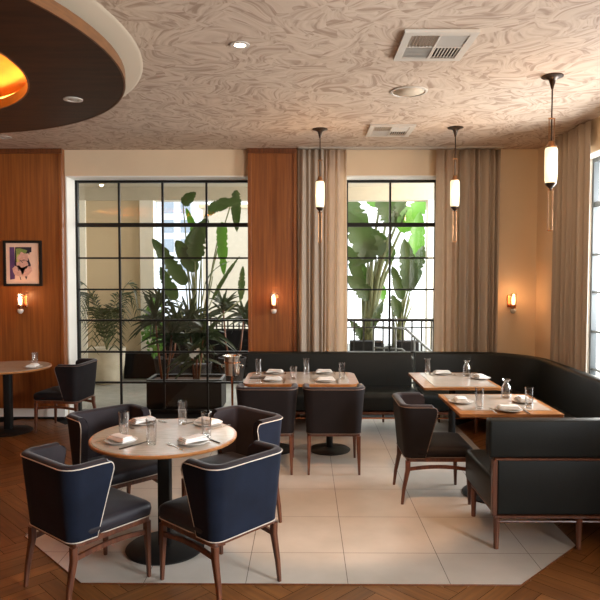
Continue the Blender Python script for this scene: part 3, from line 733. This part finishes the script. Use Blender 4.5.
# middle table
setting(273, 379.5, 0, 'at the front left of the long middle table', .95, True, .11); setting(326, 380, 0, 'at the front right of the long middle table', .95, True, .11)
setting(275, 372, PI, 'at the back left of the long middle table', .95, True, .11); setting(324, 372, PI, 'at the back right of the long middle table', .95, True, .11)
glass(258.5, 374, TALL, 'water glass at the left end of the long middle table'); glass(293.5, 378.5, SHORT, 'short water glass at the centre front of the long middle table')
glass(306.5, 373.5, TALL, 'water glass at the centre back of the long middle table'); glass(342, 378.5, TALL, 'water glass at the right end of the long middle table')
q = at_z(259, 378, .75); b = B(); box(b, -.09, .09, -.055, .055, 0, .006, .002, 1)
o = obj('menu_board', b, 'slate', None, 0, (q.x, q.y, TZ+.0006)); tag(o, 'small dark menu board lying at the left end of the middle table', 'menu board')
# corner table
setting(442, 373, PI, 'at the back left of the corner table', .95, True, .12); setting(481, 377.5, PI/2, 'at the right side of the corner table', .95, False)
glass(427.5, 373.6, TALL, 'tall water glass at the left end of the corner table'); carafe(466.7, 375.5, 'small glass carafe in the middle of the corner table')
# table behind the settee
setting(461, 401, -PI/2, 'at the left side of the table behind the settee', 1, False); setting(524, 400.5, PI/2, 'at the back right of the table behind the settee', 1, False)
setting(509, 409, 0, 'at the front right of the table behind the settee', 1, True, .12)
glass(479.3, 408, TALL, 'tall water glass at the front left of the table behind the settee'); glass(529, 407.5, TALL, 'tall water glass at the front right of the table behind the settee')
carafe(506, 397.5, 'small glass carafe at the back of the table behind the settee')
# left round table
setting(33, 366.5, PI/2, 'at the right edge of the far left round table', 1, False); glass(35, 362.8, SHORT, 'short water glass on the far left round table')

# wine bucket on a stand
t = thing('wine_bucket_stand', 'polished metal wine bucket on a tall stand beside the window', 'wine bucket', (-.75, 6.35, .004))
b = B(); lathe(b, [(0, 0), (.13, 0), (.13, .01), (.03, .03), (.012, .05), (.012, .74), (.03, .755), (0, .755)], 24); obj('stand', b, 'copper', t, 40)
b = B(); lathe(b, [(0, .756), (.072, .756), (.076, .77), (.084, .93), (.094, .95), (.096, .958), (.088, .958), (.08, .94), (.07, .775), (0, .77)], 32); obj('bucket', b, 'steel', t, 50)
b = B(); lathe(b, [(.0835, .885), (.0865, .89), (.0838, .895), (.081, .89)], 32, closed=True); obj('band', b, 'copper', t, 1)
for s in (-1, 1):
    b = B(); tube(b, [(s*.078, 0, .86), (s*.105, 0, .862), (s*.11, 0, .845), (s*.10, 0, .83)], .006, 8); obj('handle', b, 'steel', t, 1)

# ------------------------------------------------------------------ COURTYARD
b = B(); box(b, -7, 6, 8.1, 16, -.12, -.004); struct('courtyard_ground', b, 'patio_floor')
b = B(); box(b, -5.2, 3.4, 8.1, 11.15, 3.32, 3.5); box(b, -5.2, 3.4, 10.9, 11.15, 3.09, 3.32); struct('courtyard_soffit', b, 'cream_render')
b = B(); box(b, -3.86, -2.90, 10.95, 11.1, 0, 3.09); struct('courtyard_wall', b, 'patio_tan')
b = B(); box(b, -4.1, -3.86, 10.9, 11.1, 0, 3.09); box(b, -2.90, -2.66, 10.9, 11.1, .43, 3.09); box(b, 2.15, 2.45, 10.9, 11.1, 0, 3.09); struct('courtyard_columns', b, 'patio_white')
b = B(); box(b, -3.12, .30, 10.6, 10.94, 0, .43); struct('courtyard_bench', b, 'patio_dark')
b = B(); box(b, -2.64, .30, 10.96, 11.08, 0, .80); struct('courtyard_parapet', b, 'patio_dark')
b = B(); box(b, -5.2, -5.0, 8.1, 16, 0, 3.5); struct('courtyard_side', b, 'patio_white')
# pale apartment building beyond
t = thing('apartment_building', 'pale grey building with a grid of windows beyond the courtyard', 'building', (-5.2, 22, 0))
b = B(); box(b, -1.8, 1.4, 0, 2, 0, 6.2); obj('wall', b, 'building_grey', t)
for i in range(5):
    for j in range(6):
        b = B(); box(b, -1.6+i*.6, -1.25+i*.6, -.03, -.002, 1.9+j*.68, 2.35+j*.68); obj('window', b, 'glass_dark', t)
t = thing('garden_wall_building', 'sunlit cream wall standing beyond the courtyard railing', 'building', (-1.2, 17, 0))
b = B(); box(b, -1.6, 1.6, 0, .4, 0, 3.6); obj('wall', b, 'cream_render', t)
b = B(); box(b, -1.7, 1.7, -.05, .45, 3.6, 3.7); obj('coping', b, 'patio_tan', t)

def railing(name, x0, x1, y, z0, z1, m, label, step=.12):
    t = thing(name, label, 'railing', ((x0+x1)/2, y, 0)); h = (x1-x0)/2
    b = B(); box(b, -h, h, -.025, .025, z1-.04, z1, .004, 1); obj('top_rail', b, m, t)
    b = B(); box(b, -h, h, -.012, .012, z1-.16, z1-.14); box(b, -h, h, -.012, .012, z0, z0+.025); obj('mid_rail', b, m, t)
    for s in (-1, 1):
        b = B(); box(b, s*(h+.02)-.018, s*(h+.02)+.018, -.02, .02, 0 if z0 < .5 else z0, z1+.01); obj('post', b, m, t)
    n = int(2*h/step)
    for i in range(n+1):
        x = -h+.02+(2*h-.04)*i/n; b = B(); box(b, x-.013, x+.013, -.010, .010, z0+.025, z1-.04); obj('baluster', b, m, t)
railing('railing', -2.6, .25, 11.02, .80, 1.02, 'black_metal', 'black metal railing on the dark parapet outside the left window', .1)
railing('railing', .32, 2.12, 10.3, .25, 1.06, 'black_metal', 'black balustrade outside the right window', .16)
# grey stair rail
t = thing('stair_railing', 'grey metal stair handrail sloping down behind the balustrade', 'railing', (1.6, 9.9, 0))
b = B(); tube(b, [(-.5, 0, .95), (.0, 0, .93), (.55, 0, .45)], .022, 8); tube(b, [(-.5, 0, .62), (-.05, 0, .60), (.5, 0, .15)], .016, 8); obj('handrail', b, 'grey_metal', t, 1)
for x, z in ((-.5, .95), (-.15, .93), (.15, .79), (.5, .49)):
    b = B(); tube(b, [(x, 0, 0), (x, 0, z)], .016, 8); obj('post', b, 'grey_metal', t, 1)

# plants
def leaf(bm, base, tip, up, width, droop=.15, fold=.25, n=12, shape=.75, tear=0):
    base, tip, up = Vector(base), Vector(tip), Vector(up).normalized(); d = tip-base; L = d.length; d = d/L
    side = d.cross(up).normalized(); nn = side.cross(d).normalized(); rows = []
    for i in range(n+1):
        u = i/n; c = base+d*L*u - Vector((0, 0, 1))*droop*L*(u*u)*1.0 + nn*.06*L*math.sin(PI*u)
        wd = width*.62*(math.sin(PI*u**shape)**.6 if 0 < u < 1 else 0.0)
        wob = 1-(tear*random.random() if (tear and random.random() < .3) else 0)
        f = nn*fold*wd
        rows.append([bm.verts.new(c+side*wd*wob+f), bm.verts.new(c+side*wd*.5+f*.35), bm.verts.new(c), bm.verts.new(c-side*wd*.5+f*.35), bm.verts.new(c-side*wd*wob+f)])
    for a, b2 in zip(rows[:-1], rows[1:]):
        for k in range(4):
            bm.faces.new((a[k], a[k+1], b2[k+1], b2[k]))
def broad_plant(name, root, leaves, label, mleaf='leaf_broad', pot=None, thick=.018, group=None):
    """root: ground point; leaves: (base, tip, width, up)"""
    t = thing(name, label, 'plant', root, 0, group); R = Vector(root)
    s = B()
    for k, (p0, p1, w, up) in enumerate(leaves):
        p0 = Vector(p0)-R; p1 = Vector(p1)-R
        st = Vector((random.uniform(-.10, .10), random.uniform(-.06, .06), pot[1] if pot else 0))
        mid = st.lerp(p0, .55)+Vector(((p0.x-st.x)*-.22, 0, .08))
        pts = [st.lerp(mid, q)*(1-q)+mid.lerp(p0, q)*q for q in [i/8 for i in range(9)]]
        tube(s, pts, [thick*(1-.5*i/8) for i in range(9)], 6)
        b = B(); leaf(b, p0, p1, up, w*.76, .10, .25, 30, .72, .4)
        o = obj('leaf', b, mleaf if (k+2) % 5 else 'leaf_bright', t, 1)
    for k in range(7):
        c = sum((Vector(q[0])-R for q in leaves), Vector())/len(leaves)
        e = c*.9+Vector((random.uniform(-.25, .25), random.uniform(-.1, .1), random.uniform(-.2, .3)))
        st = Vector((random.uniform(-.10, .10), random.uniform(-.06, .06), pot[1] if pot else 0)); tube(s, [st, st.lerp(e, .5)+Vector((-.12*e.x, 0, 0)), e], [thick, thick*.8, thick*.4], 6)
    obj('stems', s, 'stem_green', t, 1)
    if pot:
        r, h, m = pot
        b = B(); lathe(b, [(0, 0), (r*.7, 0), (r*.75, .01), (r, h), (r-.02, h), (r-.03, h-.03), (0, h-.03)], 32); obj('pot', b, m, t, 40)
    return t
def A(px, py, Y): return at_y(px, py, Y)
Y = 9.6
r0 = A(197, 375, Y); r0.z = 0
lv = [(A(186, 285, Y), A(152, 232, Y-.3), .26, (0, -1, .1)), (A(186, 262, Y), A(208, 212, Y), .30, (0, -1, 0)), (A(200, 255, Y), A(191, 292, Y-.3), .01, (0, -1, 0)),
      (A(205, 215, Y), A(242, 196, Y-.4), .26, (.3, -1, .5)), (A(222, 222, Y+.2), A(224, 270, Y-.2), .20, (0, -1, .1)), (A(236, 190, Y+.3), A(237, 228, Y), .18, (0, -1, 0)),
      (A(205, 285, Y), A(230, 256, Y-.5), .10, (0, -.6, 1)), (A(183, 205, Y+.4), A(196, 190, Y+.3), .20, (0, -1, 0)), (A(176, 300, Y+.2), A(160, 262, Y), .22, (0, -1, .2)),
      (A(198, 240, Y+.3), A(186, 204, Y+.2), .13, (0, -1, 0)), (A(212, 300, Y-.2), A(240, 250, Y), .07, (0, -1, 0)), (A(196, 272, Y-.1), A(176, 236, Y), .28, (0, -1, .2)),
      (A(241, 300, Y), A(243, 262, Y), .12, (0, -1, 0)), (A(195, 262, Y-.2), A(199, 222, Y-.3), .30, (.1, -1, 0))]
lv = [l for l in lv if l[2] > .02]
broad_plant('strelitzia_plant', r0, lv, 'tall broad-leaved plant behind the left window glass', pot=(.24, .42, 'planter_black'))
Y = 11.9
r1 = A(366, 352, Y); r1.z = 0
lv = [(A(372, 262, Y), A(345, 205, Y), .50, (0, -1, .1)), (A(385, 240, Y), A(352, 262, Y), .45, (0, -1, .2)), (A(392, 226, Y), A(378, 190, Y), .42, (0, -1, 0)), (A(400, 232, Y), A(425, 196, Y), .45, (0, -1, .1)),
      (A(395, 228, Y), A(404, 190, Y), .30, (0, -1, 0)), (A(370, 300, Y), A(347, 272, Y), .35, (0, -1, .2)), (A(372, 328, Y-.2), A(383, 298, Y), .17, (0, -1, 0)), (A(364, 340, Y), A(350, 318, Y), .2, (0, -1, .3)), (A(380, 205, Y+.3), A(362, 186, Y+.3), .4, (0, -1, .2)), (A(366, 290, Y+.3), A(347, 240, Y+.3), .35, (0, -1, 0)), (A(392, 262, Y+.2), A(366, 222, Y+.2), .42, (0, -1, .1)), (A(388, 214, Y+.4), A(402, 184, Y+.3), .3, (.2, -1, .1)), (A(360, 236, Y+.5), A(349, 192, Y+.5), .5, (0, -1, .1)), (A(384, 300, Y+.3), A(362, 262, Y+.2), .3, (.1, -1, .1))]
broad_plant('strelitzia_plant', r1, lv, 'leaning banana-leaved plant at left outside the right window', pot=(.3, .5, 'terracotta'), thick=.05)
Y = 11.4
r2 = A(398, 350, Y); r2.z = 0
lv = [(A(410, 292, Y), A(404, 232, Y-.2), .36, (0, -1, 0)), (A(408, 290, Y), A(424, 240, Y), .30, (0, -1, .1)), (A(402, 300, Y), A(392, 262, Y), .22, (0, -1, .1)), (A(412, 270, Y+.3), A(420, 205, Y+.3), .34, (0, -1, 0)), (A(400, 318, Y), A(392, 292, Y), .24, (0, -1, 0)), (A(400, 345, Y), A(403, 322, Y), .1, (0, -1, 0))]
broad_plant('strelitzia_plant', r2, lv, 'upright broad-leaved plant at right outside the right window', pot=(.26, .45, 'patio_dark'), thick=.03)

def palm(name, root, h0, fr, label, pot=None, m='leaf_palm', seed=1, leaflet=.22, wl=.022, nl=16, trunk=None):
    rnd = random.Random(seed); t = thing(name, label, 'plant', root)
    s = B()
    for k, (az, L, rise, drop) in enumerate(fr):
        pts = []
        for i in range(nl+1):
            u = i/nl; pts.append(Vector((math.cos(az)*L*u, math.sin(az)*L*u, h0+rise*u-drop*u*u*u)))
        tube(s, pts, [.008*(1-.7*i/nl) for i in range(nl+1)], 5)
        b = B()
        for i in range(3, nl+1):
            u = i/nl; tg = (pts[i]-pts[i-1]).normalized(); sd = tg.cross(Vector((0, 0, 1))).normalized(); ll = leaflet*(.45+.75*math.sin(PI*min(1, u*.85)))*rnd.uniform(.85, 1.1)
            for q in (-1, 1):
                tip = pts[i]+tg*ll*.65+sd*q*ll*.75-Vector((0, 0, ll*rnd.uniform(.15, .5))); mid = pts[i].lerp(tip, .5)+Vector((0, 0, ll*.06))
                wv = tg*wl*.5
                v = [b.verts.new(x) for x in (pts[i]-wv*.5, pts[i]+wv*.5, mid+wv, tip, mid-wv)]; b.faces.new(v)
        obj('frond', b, m, t)
    if trunk: tube(s, [(0, 0, h0-trunk), (0, 0, h0)], .03, 8)
    obj('stems', s, 'stem_green', t, 1)
    if pot:
        r, h, mm = pot
        b = B(); lathe(b, [(0, 0), (r*.72, 0), (r*.78, .02), (r*.93, h*.5), (r, h), (r-.03, h), (r-.04, h-.03), (0, h-.03)], 40); obj('pot', b, mm, t, 40)
    return t
fr = [(a+.2, .50+.10*math.sin(a*3), 2.0+.35*math.cos(a*2), 1.55) for a in [2*PI*k/10 for k in range(10)]]
palm('potted_palm', (-3.28, 10.2, .0), .52, fr, 'feathery palm in a large cream pot at left in the courtyard', (.30, .58, 'pot_cream'), seed=2, leaflet=.25, wl=.03, nl=22)
# trough planter just outside the glass
t = thing('trough_planter', 'low black rectangular trough planter outside the left window', 'planter', (-1.61, 8.42, 0))
b = B(); x, y, h = .50, .24, .385
for a in ((-x, x, -y, -y+.03, 0, h), (-x, x, y-.03, y, 0, h), (-x, -x+.03, -y+.03, y-.03, 0, h), (x-.03, x, -y+.03, y-.03, 0, h)): box(b, *a)
obj('body', b, 'planter_black', t)
b = B(); z = h
for a in ((-x-.004, x+.004, -y-.004, -y+.03), (-x-.004, x+.004, y-.03, y+.004), (-x-.004, -x+.03, -y+.03, y-.03), (x-.03, x+.004, -y+.03, y-.03)): box(b, *a, z, z+.01)
obj('rim', b, 'grey_metal', t)
b = B(); box(b, -x+.03, x-.03, -y+.03, y-.03, .02, h-.03); obj('soil', b, 'soil', t)
def strap_plant(name, root, canes, label, seed=1, n=34, ln=.55, wl=.035, m='leaf_strap', pot=None):
    rnd = random.Random(seed); t = thing(name, label, 'plant', root)
    s = B()
    for dx, dy, hh in canes:
        h0 = pot[1]-.04 if pot else 0
        tube(s, [(dx*.3, dy*.3, h0), (dx*.7, dy*.7, hh*.5), (dx, dy, hh)], .016, 6)
        b = B()
        for k in range(n):
            az = rnd.uniform(0, 2*PI); el = rnd.uniform(-.35, 1.3); L = ln*rnd.uniform(.6, 1.1)
            d = Vector((math.cos(az)*math.cos(el), math.sin(az)*math.cos(el)*.8, math.sin(el))); p0 = Vector((dx, dy, hh+rnd.uniform(-.12, .05)))
            leaf(b, p0, p0+d*L, (0, -.8, .6), wl, .35*math.cos(el), .15, 7, .6)
        obj('leaf_crown', b, m, t, 1)
    obj('canes', s, 'wood_dark_trim', t, 1)
    if pot:
        r, h, mm = pot; b = B(); lathe(b, [(0, 0), (r*.72, 0), (r, h), (r-.03, h), (r-.04, h-.04), (0, h-.04)], 32); obj('pot', b, mm, t, 40)
strap_plant('dragon_plant', (-1.93, 8.45, .356), [(-.12, 0, .85), (.10, .05, .62)], 'dark spiky strap-leaved plant at the left end of the black trough planter', 3, 36, .48)
strap_plant('dragon_plant', (-1.50, 8.45, .356), [(-.08, .03, .80), (.12, -.02, .66), (.02, 0, .36)], 'dark spiky strap-leaved plant in the middle of the black trough planter', 4, 40, .46)
strap_plant('dragon_plant', (-1.22, 10.34, 0), [(-.15, 0, 1.25), (.2, 0, 1.1)], 'spiky strap-leaved plant in a black pot right of the trough planter', 6, 40, .5, pot=(.24, .4, 'planter_black'))
strap_plant('dragon_plant', (-2.30, 10.34, 0), [(-.1, 0, 1.35), (.15, .05, 1.0)], 'spiky strap-leaved plant in a black pot beside the dark bench', 8, 40, .46, pot=(.24, .4, 'planter_black'))
# orchid
t = thing('orchid_plant', 'white orchid spray in the black trough planter', 'plant', (-1.42, 8.28, .355))
b = B(); tube(b, [(0, 0, 0), (.02, 0, .2), (.0, 0, .36), (-.05, -.02, .42), (-.10, -.03, .38)], .004, 5); obj('stem', b, 'stem_green', t, 1)
b = B()
for k in range(7):
    c = Vector((-.10+.016*k, -.03, .36+.012*k-.03*(k % 2)))
    for a in range(5):
        an = 2*PI*a/5; leaf(b, c, c+Vector((.03*math.cos(an), -.006, .03*math.sin(an))), (0, -1, 0), .02, 0, .1, 4)
obj('blossoms', b, 'orchid', t)
# bright bush
def bush(name, loc, r, label, m='leaf_bright', n=160, seed=1):
    rnd = random.Random(seed); b = B()
    for k in range(n):
        d = Vector((rnd.gauss(0, 1), rnd.gauss(0, 1), rnd.gauss(0, 1))).normalized()*rnd.uniform(.4, 1); p = Vector((d.x*r[0], d.y*r[1], d.z*r[2]+r[2]))
        leaf(b, p, p+Vector((rnd.uniform(-.07, .07), rnd.uniform(-.08, .02), rnd.uniform(-.06, .03))), (0, -1, .4), .05, .2, .2, 4)
    tube(b, [(0, 0, 0), (0, 0, r[2])], .02, 6)
    tag(obj(name, b, m, None, 0, loc), label, 'plant')
q = A(152, 322, 9.9); bush('leafy_shrub', (q.x, q.y+.1, .43), (.18, .18, .5), 'bright green leafy shrub beside the white courtyard column', n=240)
# grey tubs behind balustrade
for k, (px0, px1) in enumerate(((350, 382), (396, 418))):
    a0, a1 = A(px0, 345, 10.75), A(px1, 345, 10.75); b = B(); hw = (a1.x-a0.x)/2
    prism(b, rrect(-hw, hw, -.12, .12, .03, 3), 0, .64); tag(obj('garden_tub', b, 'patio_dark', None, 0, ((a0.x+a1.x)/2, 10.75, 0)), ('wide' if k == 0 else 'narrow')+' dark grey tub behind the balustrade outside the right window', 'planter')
